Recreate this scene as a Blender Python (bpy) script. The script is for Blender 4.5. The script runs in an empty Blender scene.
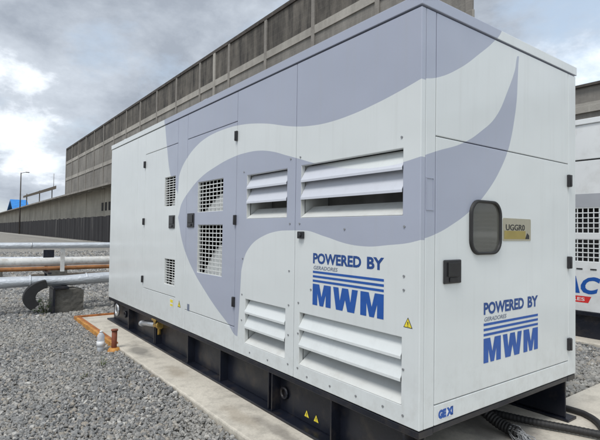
import bpy, bmesh, math, random
import numpy as np
from mathutils import Vector, Matrix
random.seed(7)
C = bpy.context.scene.collection
SC = bpy.context.scene
GR = -.38            # gravel level   (z = 0 is the lower edge of the white enclosure)
SL = -.32            # top of the concrete pad
WL = {}              # world location of every object built (no rotations on parents)

# ------------------------------------------------------------------ helpers
class MB:
    def __init__(s): s.v = []; s.f = []; s.m = []; s.sm = []
    def add(s, vs, fs, m=0, smooth=False):
        n = len(s.v); s.v += [tuple(v) for v in vs]
        for f in fs: s.f.append(tuple(i + n for i in f)); s.m.append(m); s.sm.append(smooth)
        return s
    def box(s, x0, x1, y0, y1, z0, z1, m=0):
        vs = [(x, y, z) for x in (x0, x1) for y in (y0, y1) for z in (z0, z1)]
        return s.add(vs, [(0,1,3,2),(4,6,7,5),(0,4,5,1),(2,3,7,6),(0,2,6,4),(1,5,7,3)], m)
    def obox(s, c, ax, ay, az, m=0):
        c, ax, ay, az = map(Vector, (c, ax, ay, az))
        vs = [c + ax*i + ay*j + az*k for i in (-1,1) for j in (-1,1) for k in (-1,1)]
        return s.add(vs, [(0,1,3,2),(4,6,7,5),(0,4,5,1),(2,3,7,6),(0,2,6,4),(1,5,7,3)], m)
    def tube(s, pts, r, n=12, m=0, cap=True, smooth=True):
        pts = [Vector(p) for p in pts]; k = len(pts)
        rs = r if isinstance(r, (list, tuple)) else [r]*k
        base = len(s.v); prev = None; vs = []
        for i, p in enumerate(pts):
            t = (pts[min(i+1, k-1)] - pts[max(i-1, 0)]).normalized()
            if prev is None:
                a = t.orthogonal().normalized()
            else:
                a = (prev - t*prev.dot(t)).normalized()
            prev = a; b = t.cross(a)
            for j in range(n):
                an = 2*math.pi*j/n
                vs.append(p + (a*math.cos(an) + b*math.sin(an))*rs[i])
        fs = [(i*n+j, i*n+(j+1)%n, (i+1)*n+(j+1)%n, (i+1)*n+j) for i in range(k-1) for j in range(n)]
        s.add(vs, fs, m, smooth)
        if cap:
            s.f.append(tuple(base + j for j in range(n))[::-1]); s.m.append(m); s.sm.append(False)
            s.f.append(tuple(base + (k-1)*n + j for j in range(n))); s.m.append(m); s.sm.append(False)
        return s
    def cyl(s, p0, p1, r, n=14, m=0): return s.tube([p0, p1], r, n, m)
    def prism(s, poly, fn, d0, d1, m=0):
        """poly: 2-D outline; fn(a, b, d) gives the 3-D point"""
        n = len(poly)
        vs = [fn(a, b, d0) for a, b in poly] + [fn(a, b, d1) for a, b in poly]
        fs = [tuple(range(n)), tuple(range(2*n-1, n-1, -1))] + [(i, i+n, (i+1) % n + n, (i+1) % n) for i in range(n)]
        return s.add(vs, fs, m)
    def mesh(s, name, mats, off):
        me = bpy.data.meshes.new(name)
        o = Vector(off)
        me.from_pydata([Vector(v) - o for v in s.v], [], s.f)
        for mt in mats: me.materials.append(mt)
        me.polygons.foreach_set('material_index', s.m)
        me.polygons.foreach_set('use_smooth', s.sm)
        bm = bmesh.new(); bm.from_mesh(me); bmesh.ops.recalc_face_normals(bm, faces=bm.faces); bm.to_mesh(me); bm.free()
        me.update()
        return me
    def build(s, name, mats, parent=None, loc=(0,0,0), bevel=0, seg=2):
        if not isinstance(mats, (list, tuple)): mats = [mats]
        off = WL[parent] if parent else Vector(loc)
        o = bpy.data.objects.new(name, s.mesh(name, mats, off)); C.objects.link(o)
        WL[o] = Vector(off)
        if parent: o.parent = parent
        else: o.location = loc
        if bevel:
            md = o.modifiers.new('bevel', 'BEVEL'); md.width = bevel; md.segments = seg; md.limit_method = 'ANGLE'; md.angle_limit = math.radians(35)
        return o

def tag(o, label=None, cat=None, group=None, kind=None):
    if cat and not kind: kind = 'thing'
    for k, v in (('label', label), ('category', cat), ('group', group), ('kind', kind)):
        if v: o[k] = v
    return o
def empty(name, loc, label, cat, group=None):
    o = bpy.data.objects.new(name, None); C.objects.link(o); o.location = loc; WL[o] = Vector(loc)
    o.empty_display_size = .1
    return tag(o, label, cat, group)
def dup(o, parent, d):
    """a copy of a part, moved by d, under a parent that shares the source's frame"""
    c = o.copy(); C.objects.link(c); c.parent = parent; c.location = Vector(o.location) + Vector(d); WL[c] = WL[o]
    return c

# ------------------------------------------------------------------ materials
def newmat(name):
    m = bpy.data.materials.new(name); m.use_nodes = True
    nt = m.node_tree; b = nt.nodes['Principled BSDF']
    return m, nt, b
def N(nt, t, **kw):
    n = nt.nodes.new(t)
    for k, v in kw.items(): setattr(n, k, v)
    return n
def math_(nt, op, a, b=None, c=None, clamp=False):
    n = nt.nodes.new('ShaderNodeMath'); n.operation = op; n.use_clamp = clamp
    for i, v in enumerate((a, b, c)):
        if v is None: continue
        if isinstance(v, (int, float)): n.inputs[i].default_value = v
        else: nt.links.new(v, n.inputs[i])
    return n.outputs[0]
def mix(nt, fac, a, b, mode='MIX'):
    n = nt.nodes.new('ShaderNodeMix'); n.data_type = 'RGBA'; n.blend_type = mode
    for s, v in ((n.inputs[0], fac), (n.inputs[6], a), (n.inputs[7], b)):
        if isinstance(v, (int, float)): s.default_value = v
        elif isinstance(v, tuple): s.default_value = (*v, 1) if len(v) == 3 else v
        else: nt.links.new(v, s)
    return n.outputs[2]
def coords(nt, kind='Object', scale=(1,1,1), loc=(0,0,0)):
    tc = N(nt, 'ShaderNodeTexCoord'); mp = N(nt, 'ShaderNodeMapping')
    mp.inputs['Scale'].default_value = scale; mp.inputs['Location'].default_value = loc
    nt.links.new(tc.outputs[kind], mp.inputs[0]); return mp.outputs[0]
def noise(nt, vec, scale, detail=4, rough=.55, dist=0):
    n = N(nt, 'ShaderNodeTexNoise'); n.inputs['Scale'].default_value = scale
    n.inputs['Detail'].default_value = detail; n.inputs['Roughness'].default_value = rough; n.inputs['Distortion'].default_value = dist
    nt.links.new(vec, n.inputs['Vector']); return n.outputs[0]
def ramp(nt, fac, stops, interp='LINEAR'):
    r = N(nt, 'ShaderNodeValToRGB'); r.color_ramp.interpolation = interp
    e = r.color_ramp.elements
    while len(e) < len(stops): e.new(.5)
    for i, (p, c) in enumerate(stops):
        e[i].position = p; e[i].color = (c, c, c, 1) if isinstance(c, (int, float)) else (*c, 1)
    nt.links.new(fac, r.inputs[0]); return r.outputs[0]
def bump(nt, b, h, strength, dist=.01):
    n = N(nt, 'ShaderNodeBump'); n.inputs['Strength'].default_value = strength; n.inputs['Distance'].default_value = dist
    nt.links.new(h, n.inputs['Height']); nt.links.new(n.outputs[0], b.inputs['Normal'])

def simple(name, col, rough=.5, metal=0, var=.12, scale=6, bmp=0, bscale=60, dirt=None, dirt_amt=.5):
    m, nt, b = newmat(name)
    v = coords(nt)
    n = noise(nt, v, scale)
    lo = tuple(c*(1-var) for c in col); hi = tuple(min(1, c*(1+var)) for c in col)
    c = mix(nt, ramp(nt, n, [(.3, 0.), (.7, 1.)]), lo, hi)
    if dirt:
        d = ramp(nt, noise(nt, v, scale*2.3, 6, .65), [(.5, 0.), (.72, dirt_amt)])
        c = mix(nt, d, c, dirt)
    nt.links.new(c, b.inputs['Base Color'])
    b.inputs['Roughness'].default_value = rough; b.inputs['Metallic'].default_value = metal
    rr = math_(nt, 'MULTIPLY_ADD', noise(nt, v, scale*4), .2, rough - .1)
    nt.links.new(rr, b.inputs['Roughness'])
    if bmp: bump(nt, b, noise(nt, v, bscale, 5), bmp)
    return m

def curve(nt, x, pts, h0, h1, z1=2.3, handle='AUTO_CLAMPED'):
    """z (in metres) as a smooth function of the coordinate x, through the given points"""
    n = N(nt, 'ShaderNodeFloatCurve'); cm = n.mapping; cm.use_clip = False
    cv = cm.curves[0]
    P = [((h - h0)/(h1 - h0), z/z1) for h, z in pts]
    while len(cv.points) < len(P): cv.points.new(.5, .5)
    for p, (a, b_) in zip(cv.points, P): p.location = (a, b_)
    for p in cv.points: p.handle_type = handle
    cm.update()
    t = math_(nt, 'DIVIDE', math_(nt, 'SUBTRACT', x, h0), h1 - h0, clamp=True)
    nt.links.new(t, n.inputs['Value'])
    return math_(nt, 'MULTIPLY', n.outputs[0], z1)

WHITE = (.655, .69, .695); LAV = (.365, .395, .485)
def paint(name, root, side, LAV=LAV):
    m, nt, b = newmat(name)
    tc = N(nt, 'ShaderNodeTexCoord'); sx = N(nt, 'ShaderNodeSeparateXYZ'); nt.links.new(tc.outputs['Object'], sx.inputs[0])
    z = math_(nt, 'ADD', sx.outputs[2], WL[root].z)
    if side == 'side':
        h = math_(nt, 'ADD', sx.outputs[0], WL[root].x)
        c1 = [(-5.6,1.0),(-3.3,1.15),(-3.06,1.33),(-3.054,1.473),(-2.995,1.569),(-2.84,1.677),(-2.614,1.768),(-2.433,1.807),(-2.254,1.824),(-2.067,1.828),(-1.811,1.817),(-1.478,1.771),(-1.059,1.676),(-.894,1.652),(-.695,1.641),(-.499,1.650),(-.316,1.672),(-.138,1.703),(0,1.733)]
        c2 = [(-5.6,1.0),(-3.2,1.0),(-3.035,1.108),(-2.977,1.217),(-2.765,1.353),(-2.491,1.465),(-2.241,1.522),(-1.969,1.565),(-1.723,1.58),(-1.52,1.572),(-1.336,1.542),(-1.147,1.49),(-.997,1.448),(-.827,1.40),(-.598,1.351),(-.349,1.323),(-.238,1.322),(-.121,1.329),(0,1.346)]
        c3 = [(-5.6,1.3),(-3.2,1.3),(-3.045,1.09),(-2.95,.887),(-2.829,.734),(-2.613,.558),(-2.393,.423),(-2.182,.309),(-1.953,.205),(-1.79,.13),(-1.772,.35),(-1.765,.53),(-1.74,.681),(-1.637,.836),(-1.453,.926),(-1.206,.972),(-.953,.975),(-.724,.938),(-.52,.899),(-.366,.89),(-.204,.903),(-.077,.917),(0,.934)]
        hz = (-5.6, 0.)
        cl = [(0.,-3.0),(1.32,-3.059),(1.443,-3.198),(1.599,-3.304),(1.799,-3.372),(1.98,-3.425),(2.3,-3.50)]
        n = curve(nt, z, [(a, (x_ + 4)) for a, x_ in cl], 0, 2.3)
        left = math_(nt, 'GREATER_THAN', h, math_(nt, 'SUBTRACT', n, 4))
        top = math_(nt, 'MULTIPLY', left, math_(nt, 'GREATER_THAN', z, curve(nt, h, c1, *hz)))
    else:
        h = math_(nt, 'ADD', sx.outputs[1], WL[root].y)
        c1 = [(0,1.733),(.122,1.763),(.318,1.856),(.485,1.966),(.677,2.112),(.80,2.25),(1.7,2.29)]
        c2 = [(0,1.346),(.126,1.387),(.349,1.456),(.508,1.537),(.68,1.661),(.799,1.83),(.877,1.968),(.912,2.062),(.93,2.06),(1.7,.5)]
        c3 = [(0,.934),(.122,.965),(.238,1.007),(.426,1.098),(.6,1.224),(.725,1.356),(.79,1.45),(.823,1.515),(.879,1.693),(.901,1.807),(.924,2.06),(1.0,2.25),(1.7,2.25)]
        hz = (0, 1.7)
        top = math_(nt, 'GREATER_THAN', z, curve(nt, h, c1, *hz))
    band = math_(nt, 'MULTIPLY', math_(nt, 'LESS_THAN', z, curve(nt, h, c2, *hz)), math_(nt, 'GREATER_THAN', z, curve(nt, h, c3, *hz)))
    fac = math_(nt, 'MAXIMUM', top, band)
    v = coords(nt)
    var = noise(nt, v, 1.3, 5)
    w = mix(nt, var, tuple(c*.96 for c in WHITE), tuple(c*1.03 for c in WHITE))
    g = mix(nt, var, tuple(c*.95 for c in LAV), tuple(c*1.05 for c in LAV))
    col = mix(nt, fac, w, g)
    # rain streaks and splashed dust
    st = noise(nt, coords(nt, scale=(9, 9, .5)), 2.2, 6, .65)
    col = mix(nt, ramp(nt, st, [(.52, 0.), (.85, .18)]), col, (.36, .36, .34))
    spl = math_(nt, 'MULTIPLY', ramp(nt, math_(nt, 'MULTIPLY', z, 1/.4), [(0., .30), (1., 0.)]), ramp(nt, noise(nt, v, 14, 6, .7), [(.45, 0.), (.75, 1.)]))
    col = mix(nt, spl, col, (.33, .31, .28))
    nt.links.new(col, b.inputs['Base Color'])
    b.inputs['Roughness'].default_value = .38
    nt.links.new(math_(nt, 'MULTIPLY_ADD', noise(nt, v, 7, 5), .22, .28), b.inputs['Roughness'])
    bn = math_(nt, 'ADD', noise(nt, v, 1.6, 2), math_(nt, 'MULTIPLY', noise(nt, v, 160, 2), .012))
    bump(nt, b, bn, .34, .05)
    b.inputs['Coat Weight'].default_value = .25; b.inputs['Coat Roughness'].default_value = .12
    return m

def gravel_stone():
    m, nt, b = newmat('crushed_stone')
    gi = N(nt, 'ShaderNodeNewGeometry')
    c = ramp(nt, gi.outputs['Random Per Island'], [(0., (.115,.118,.12)), (.25, (.165,.168,.17)), (.5, (.215,.217,.217)), (.70, (.28,.275,.265)), (.84, (.275,.24,.195)), (.93, (.35,.34,.32)), (1., (.46,.45,.425))])
    v = coords(nt)
    c = mix(nt, ramp(nt, noise(nt, v, 45, 5, .7), [(.35, 0.), (.75, .55)]), c, (.13, .125, .12))
    c = mix(nt, ramp(nt, noise(nt, v, .9, 6, .6), [(.46, 0.), (.68, .55)]), c, (.31, .297, .27))
    c = mix(nt, 1., c, (1.2, 1.205, 1.2), 'MULTIPLY')
    nt.links.new(c, b.inputs['Base Color']); b.inputs['Roughness'].default_value = .85
    bump(nt, b, noise(nt, v, 180, 3), .35, .004)
    return m
def gravel_bed():
    m, nt, b = newmat('gravel_bed')
    v = coords(nt)
    vo = N(nt, 'ShaderNodeTexVoronoi'); vo.inputs['Scale'].default_value = 24; nt.links.new(v, vo.inputs['Vector'])
    sp = N(nt, 'ShaderNodeSeparateColor'); nt.links.new(vo.outputs['Color'], sp.inputs[0])
    c = ramp(nt, sp.outputs[0], [(0., (.13,.127,.12)), (.5, (.24,.235,.222)), (.85, (.32,.305,.28)), (1., (.46,.44,.41))])
    c = mix(nt, ramp(nt, noise(nt, v, .35, 5, .6), [(.4, 0.), (.62, .6)]), c, (.34, .315, .265))
    nt.links.new(c, b.inputs['Base Color']); b.inputs['Roughness'].default_value = .9
    bump(nt, b, vo.outputs['Distance'], .8, -.03)
    return m
def concrete(name, base, warm, scale=1.2):
    m, nt, b = newmat(name)
    v = coords(nt)
    c = mix(nt, ramp(nt, noise(nt, v, scale, 7, .62), [(.35, 0.), (.68, 1.)]), base, warm)
    c = mix(nt, ramp(nt, noise(nt, v, scale*5, 6, .7), [(.47, 0.), (.74, .75)]), c, tuple(x*.52 for x in base))
    c = mix(nt, ramp(nt, noise(nt, v, 60, 4, .7), [(.45, 0.), (.8, .5)]), c, tuple(x*.6 for x in base))
    nt.links.new(c, b.inputs['Base Color']); b.inputs['Roughness'].default_value = .85
    bump(nt, b, noise(nt, v, 45, 6, .7), .35, .008)
    return m
def facade_mat(name, base, dark, amt):
    m, nt, b = newmat(name)
    v = coords(nt)
    streak = math_(nt, 'MULTIPLY_ADD', noise(nt, coords(nt, scale=(1.5, 1.5, .22)), 1.0, 8, .70, .4), .65, math_(nt, 'MULTIPLY', noise(nt, coords(nt, scale=(.8, .8, .6)), 1.3, 7, .72), .35))
    blot = noise(nt, v, .35, 6, .6)
    c = mix(nt, ramp(nt, blot, [(.35, 0.), (.65, 1.)]), base, tuple(x*.70 for x in base))
    c = mix(nt, ramp(nt, streak, [(.40, 0.), (.62, amt)]), c, dark)
    br = N(nt, 'ShaderNodeTexBrick'); br.inputs['Scale'].default_value = 1.; br.inputs['Mortar Size'].default_value = .02
    br.inputs['Brick Width'].default_value = .8; br.inputs['Row Height'].default_value = .4
    tc = N(nt, 'ShaderNodeTexCoord'); s = N(nt, 'ShaderNodeSeparateXYZ'); cb = N(nt, 'ShaderNodeCombineXYZ')
    nt.links.new(tc.outputs['Object'], s.inputs[0]); nt.links.new(s.outputs[0], cb.inputs[0]); nt.links.new(s.outputs[2], cb.inputs[1]); nt.links.new(cb.outputs[0], br.inputs['Vector'])
    c = mix(nt, math_(nt, 'MULTIPLY', br.outputs['Fac'], .12), c, tuple(x*1.3 for x in base))
    nt.links.new(c, b.inputs['Base Color']); b.inputs['Roughness'].default_value = .9
    bump(nt, b, noise(nt, v, 12, 5), .4, .03)
    return m

M = {}
M['black'] = simple('black_paint', (.0065, .0085, .016), .36, 0, .25, 3, .08, 90, (.075, .06, .045), .45)
M['lining'] = simple('dark_lining', (.018, .018, .02), .8)
M['rubber'] = simple('black_rubber', (.016, .016, .017), .6, 0, .2, 20)
M['plastic'] = simple('black_plastic', (.02, .02, .023), .42, 0, .2, 20)
M['baffle'] = simple('baffle_white', (.6, .62, .62), .5, 0, .1, 3, 0, 0, (.3, .29, .27), .5)
M['inwhite'] = simple('unpainted_white', (.64, .66, .65), .45, 0, .05, 4, 0, 0, (.40, .38, .34), .35)
M['concrete'] = concrete('pad_concrete', (.51, .475, .41), (.63, .59, .51))
M['block'] = concrete('block_concrete', (.10, .095, .085), (.16, .15, .13), 5)
M['rust'] = simple('rust', (.36, .13, .035), .75, 0, .35, 14, .3, 120, (.12, .045, .02), .7)
M['oxide'] = simple('oxide_post', (.20, .055, .025), .7, 0, .3, 18, .2, 120, (.08, .03, .02), .6)
M['orange'] = simple('orange_primer', (.50, .235, .05), .65, 0, .35, 9, .1, 90, (.20, .07, .025), .9)
M['pipebrown'] = simple('brown_primer', (.30, .13, .045), .65, 0, .35, 5, .1, 60, (.14, .06, .03), .9)
M['blue'] = simple('logo_blue', (.012, .085, .36), .4, 0, .08, 20)
M['navy'] = simple('lettering_blue', (.012, .06, .24), .4, 0, .08, 20)
M['grey_ink'] = simple('grey_ink', (.16, .19, .26), .5)
M['yellow'] = simple('sticker_yellow', (.80, .66, .05), .5, 0, .08, 30)
M['ink'] = simple('sticker_black', (.02, .02, .02), .5)
M['red'] = simple('logo_red', (.62, .03, .03), .45)
M['wlabel'] = simple('label_white', (.72, .73, .74), .4)
M['boltgrey'] = simple('bolt_grey', (.26, .27, .28), .4, .5)
M['fray'] = simple('frayed_fibre', (.28, .29, .30), .8, 0, .4, 60)
M['gap_shade'] = simple('gap_shade_grey', (.20, .20, .195), .8, 0, .3, 5)  # chamber back, darkened in colour for the shade behind the slats
M['brass'] = simple('brass', (.55, .36, .10), .35, .8, .25, 30)
M['steel'] = simple('galvanised', (.50, .52, .54), .38, .7, .2, 25, .05, 60)
M['beige'] = facade_mat('beige_render', (.46, .43, .365), (.25, .23, .19), .55)
M['facade'] = facade_mat('weathered_block', (.165, .15, .13), (.022, .021, .021), .95)
M['fac_low'] = facade_mat('weathered_block_paler', (.29, .275, .25), (.10, .095, .088), .65)
M['pale_band'] = facade_mat('pale_concrete_band', (.44, .42, .38), (.22, .205, .185), .5)
M['pilaster'] = facade_mat('pilaster_concrete', (.33, .31, .28), (.14, .13, .12), .7)
M['roof_dark'] = simple('dark_fibre_roof', (.06, .052, .046), .85, 0, .4, 1.5, .3, 8, (.14, .125, .11), .6)
M['blue_roof'] = simple('blue_tarp', (.02, .20, .55), .5, 0, .2, 1)
M['wood'] = simple('grey_timber', (.13, .11, .09), .85, 0, .35, 10, .3, 40)
M['leaf'] = simple('weed_leaf', (.07, .13, .025), .6, 0, .4, 40)
M['stem'] = simple('weed_stem', (.10, .11, .04), .7)
M['road'] = concrete('yard_concrete', (.36, .35, .32), (.44, .43, .40), .3)

def foil():
    m, nt, b = newmat('aluminium_cladding')
    v = coords(nt)
    c = mix(nt, noise(nt, v, 5, 6, .7), (.50, .53, .57), (.74, .77, .80))
    nt.links.new(c, b.inputs['Base Color']); b.inputs['Metallic'].default_value = .55; b.inputs['Roughness'].default_value = .42
    bump(nt, b, noise(nt, coords(nt, scale=(3, 1, 3)), 9, 5, .6), .5, .03)
    return m
M['foil'] = foil()
M['pipewhite'] = simple('white_pipe_wrap', (.62, .62, .60), .55, 0, .12, 6, .15, 20, (.33, .29, .24), .55)

def shade_cloth():
    m, nt, b = newmat('black_shade_cloth')
    s = noise(nt, coords(nt, scale=(.9, .9, .05)), 1.4, 6, .7)
    c = ramp(nt, s, [(.35, (.008, .008, .010)), (.58, (.026, .025, .028)), (.74, (.16, .155, .145))])
    nt.links.new(c, b.inputs['Base Color']); b.inputs['Roughness'].default_value = .85
    return m
M['cloth'] = shade_cloth()
def dark_glass():
    m, nt, b = newmat('tinted_glass')
    b.inputs['Base Color'].default_value = (.030, .036, .036, 1); b.inputs['Roughness'].default_value = .12
    b.inputs['Specular IOR Level'].default_value = .7; b.inputs['Coat Weight'].default_value = .5; b.inputs['Coat Roughness'].default_value = .05
    v = coords(nt)
    nt.links.new(mix(nt, ramp(nt, noise(nt, v, 3, 2), [(.35, 0.), (.65, 1.)]), (.062, .07, .068), (.10, .10, .088)), b.inputs['Base Color'])  # lighter mottle puts a blurred reflection into the glass colour
    return m
M['glass'] = dark_glass()
def clear_plastic():
    m, nt, b = newmat('cloudy_plastic')
    b.inputs['Base Color'].default_value = (.80, .84, .90, 1); b.inputs['Roughness'].default_value = .25
    b.inputs['Transmission Weight'].default_value = .55; b.inputs['IOR'].default_value = 1.3
    return m
M['bottle'] = clear_plastic()
def plate_mat():
    m, nt, b = newmat('brushed_gold_plate')
    v = coords(nt)
    n = noise(nt, coords(nt, scale=(1, 40, 1)), 6, 3)
    nt.links.new(mix(nt, n, (.50, .48, .38), (.66, .62, .48)), b.inputs['Base Color'])
    b.inputs['Metallic'].default_value = .75; b.inputs['Roughness'].default_value = .32
    return m
M['plate'] = plate_mat()
M['lowgold'] = simple('plate_gold_field', (.42, .34, .11), .4, .5)

# ------------------------------------------------------------------ text
def text_shape(body, w, h, bold=.012, res=3):
    cu = bpy.data.curves.new('t', 'FONT'); cu.body = body; cu.offset = bold; cu.resolution_u = res; cu.fill_mode = 'FRONT' if hasattr(cu, 'fill_mode') else cu.fill_mode
    cu.dimensions = '2D'
    o = bpy.data.objects.new('t', cu); C.objects.link(o)
    dg = bpy.context.evaluated_depsgraph_get(); dg.update()
    me = bpy.data.meshes.new_from_object(o.evaluated_get(dg))
    vs = [v.co.copy() for v in me.vertices]; fs = [tuple(p.vertices) for p in me.polygons]
    bpy.data.objects.remove(o); bpy.data.meshes.remove(me); bpy.data.curves.remove(cu)
    x0 = min(v.x for v in vs); x1 = max(v.x for v in vs); y0 = min(v.y for v in vs); y1 = max(v.y for v in vs)
    return [((v.x-x0)/(x1-x0)*w, (v.y-y0)/(y1-y0)*h) for v in vs], fs
def put_text(mb, body, a, b, w, h, fn, bold=.012, m=0, slant=0):
    vs, fs = text_shape(body, w, h, bold)
    mb.add([fn(a + x + slant*y, b + y, 0) for x, y in vs], fs, m)
def on_side(y):  return lambda a, b, d: (a, y + d, b)       # a runs along +x, seen from -y
def on_end(x):   return lambda a, b, d: (x - d, a, b)       # a runs along +y, seen from +x
MPOLY = [(0,0),(.27,0),(.27,.56),(.40,0),(.60,0),(.73,.56),(.73,0),(1,0),(1,1),(.63,1),(.5,.42),(.37,1),(0,1)]
WPOLY = [(.13,0),(.40,0),(.5,.50),(.60,0),(.87,0),(1,1),(.775,1),(.715,.42),(.625,1),(.375,1),(.285,.42),(.225,1),(0,1)]
def mwm(mb, a, b, w, h, fn, m=0):
    ws = [.290, .350, .290]; gap = .035; x = 0
    for k, wk in enumerate(ws):
        poly = MPOLY if k != 1 else WPOLY
        mb.add([fn(a + (x + px*wk)*w, b + py*h, 0) for px, py in poly], [tuple(range(len(poly)))], m)
        x += wk + gap
def rect(mb, a0, a1, b0, b1, fn, d=0, m=0):
    mb.add([fn(a0,b0,d), fn(a1,b0,d), fn(a1,b1,d), fn(a0,b1,d)], [(0,1,2,3)], m)
def warn_sticker(a, b, s, fn):
    mb = MB()
    mb.add([fn(a-s*.5,b,0), fn(a+s*.5,b,0), fn(a,b+s*.9,0)], [(0,1,2)], 1)
    f2 = lambda x, y, d: fn(x, y, -.0006)
    mb.add([f2(a-s*.40,b+s*.06,0), f2(a+s*.40,b+s*.06,0), f2(a,b+s*.78,0)], [(0,1,2)], 0)
    f3 = lambda x, y, d: fn(x, y, -.0012)
    mb.add([f3(a-s*.035,b+s*.24,0), f3(a+s*.035,b+s*.24,0), f3(a+s*.055,b+s*.52,0), f3(a-s*.055,b+s*.52,0)], [(0,1,2,3)], 1)
    rect(mb, a-s*.04, a+s*.04, b+s*.11, b+s*.18, f3, 0, 1)
    return mb

def panel(a0, a1, b0, b1, t, fn, holes=()):
    """a sheet with rectangular openings and folded edges: a grid of front faces, the same behind, reveals between"""
    A = sorted({a0, a1, *[h[0] for h in holes], *[h[1] for h in holes]})
    B = sorted({b0, b1, *[h[2] for h in holes], *[h[3] for h in holes]})
    solid = {}
    for i in range(len(A)-1):
        for j in range(len(B)-1):
            ca, cb = (A[i]+A[i+1])/2, (B[j]+B[j+1])/2
            solid[i, j] = not any(h[0] < ca < h[1] and h[2] < cb < h[3] for h in holes)
    mb = MB(); nb = len(B); na = len(A)
    vs = [fn(a, b, d) for d in (0, t) for a in A for b in B]
    ix = lambda i, j, d: d*na*nb + i*nb + j
    fs = []; rv = []
    for (i, j), s in solid.items():
        if not s: continue
        fs.append((ix(i,j,0), ix(i+1,j,0), ix(i+1,j+1,0), ix(i,j+1,0)))
        fs.append((ix(i,j,1), ix(i,j+1,1), ix(i+1,j+1,1), ix(i+1,j,1)))
        for (di, dj, p, q) in ((-1,0,(i,j),(i,j+1)), (1,0,(i+1,j+1),(i+1,j)), (0,-1,(i+1,j),(i,j)), (0,1,(i,j+1),(i+1,j+1))):
            if not solid.get((i+di, j+dj), False):
                rv.append((ix(*p,0), ix(*q,0), ix(*q,1), ix(*p,1), 0 <= i+di < na-1 and 0 <= j+dj < nb-1))
    mb.add(vs, fs)
    for *f, inner in rv: mb.f.append(tuple(f)); mb.m.append(1 if inner else 0); mb.sm.append(False)
    return mb

# ================================================================== THE SETTING
g = MB(); g.add([(-600,-300,GR-.03),(300,-300,GR-.03),(300,600,GR-.03),(-600,600,GR-.03)], [(0,1,2,3)])
tag(g.build('ground', gravel_bed(), loc=(0,0,GR)), kind='structure')
pd = MB()
prng = random.Random(11)
edge = [(-5.88 + .07*i, -.337 + prng.uniform(-.004,.004) + (.014 if prng.random() < .05 else 0)) for i in range(1, 146)]
poly = [(-5.88,-.335)] + edge + [(4.4,-.335),(4.4,4.25),(-.25,4.25),(-.25,1.98),(-5.88,1.98)]
pd.prism(poly, lambda a, b, d: (a, b, d), SL, GR-.2)
tag(pd.build('concrete_pad', M['concrete'], loc=(-2,0,SL), bevel=.012), kind='structure')
_m = M['concrete']; _nt = _m.node_tree; _b = _nt.nodes['Principled BSDF']; _c = _b.inputs['Base Color'].links[0].from_socket
_tc = N(_nt, 'ShaderNodeTexCoord')
def stain(c, x, y, rx, ry, col, amt):
    mp = N(_nt, 'ShaderNodeMapping'); mp.inputs['Location'].default_value = (-x/rx, -y/ry, 0); mp.inputs['Scale'].default_value = (1/rx, 1/ry, 0)
    _nt.links.new(_tc.outputs['Object'], mp.inputs[0])
    ln_ = N(_nt, 'ShaderNodeVectorMath', operation='LENGTH'); _nt.links.new(mp.outputs[0], ln_.inputs[0])
    d_ = math_(_nt, 'MULTIPLY_ADD', noise(_nt, _tc.outputs['Object'], 5, 6, .65), 1.6, math_(_nt, 'SUBTRACT', ln_.outputs['Value'], .8))
    return mix(_nt, ramp(_nt, d_, [(.35, amt), (.9, 0.)]), c, col)
for st_ in ((-1.55,-.20,.45,.13,(.13,.125,.115),.65), (-.6,-.16,.3,.12,(.24,.19,.13),.4), (.6,-.20,.35,.10,(.25,.20,.14),.4), (.95,-.12,.5,.07,(.16,.145,.13),.5), (1.75,1.1,.5,.35,(.16,.15,.14),.7), (2.5,1.7,.5,.2,(.2,.18,.16),.5)):
    _c = stain(_c, *st_)
_nt.links.new(_c, _b.inputs['Base Color'])
np_ = MB(); np_.box(-4.6, 4.4, 4.27, 6.6, GR-.2, SL+.02)
tag(np_.build('neighbour_pad', M['concrete'], loc=(0,5,SL), bevel=.012), kind='structure')
rd = MB(); rd.add([(-300,7.2,GR-.02),(-52,9.0,GR-.02),(-52,10.2,GR-.02),(-300,10.9,GR-.02)], [(0,1,2,3)])
tag(rd.build('yard_road', M['road'], loc=(-100,9,GR)), kind='structure')

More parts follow.
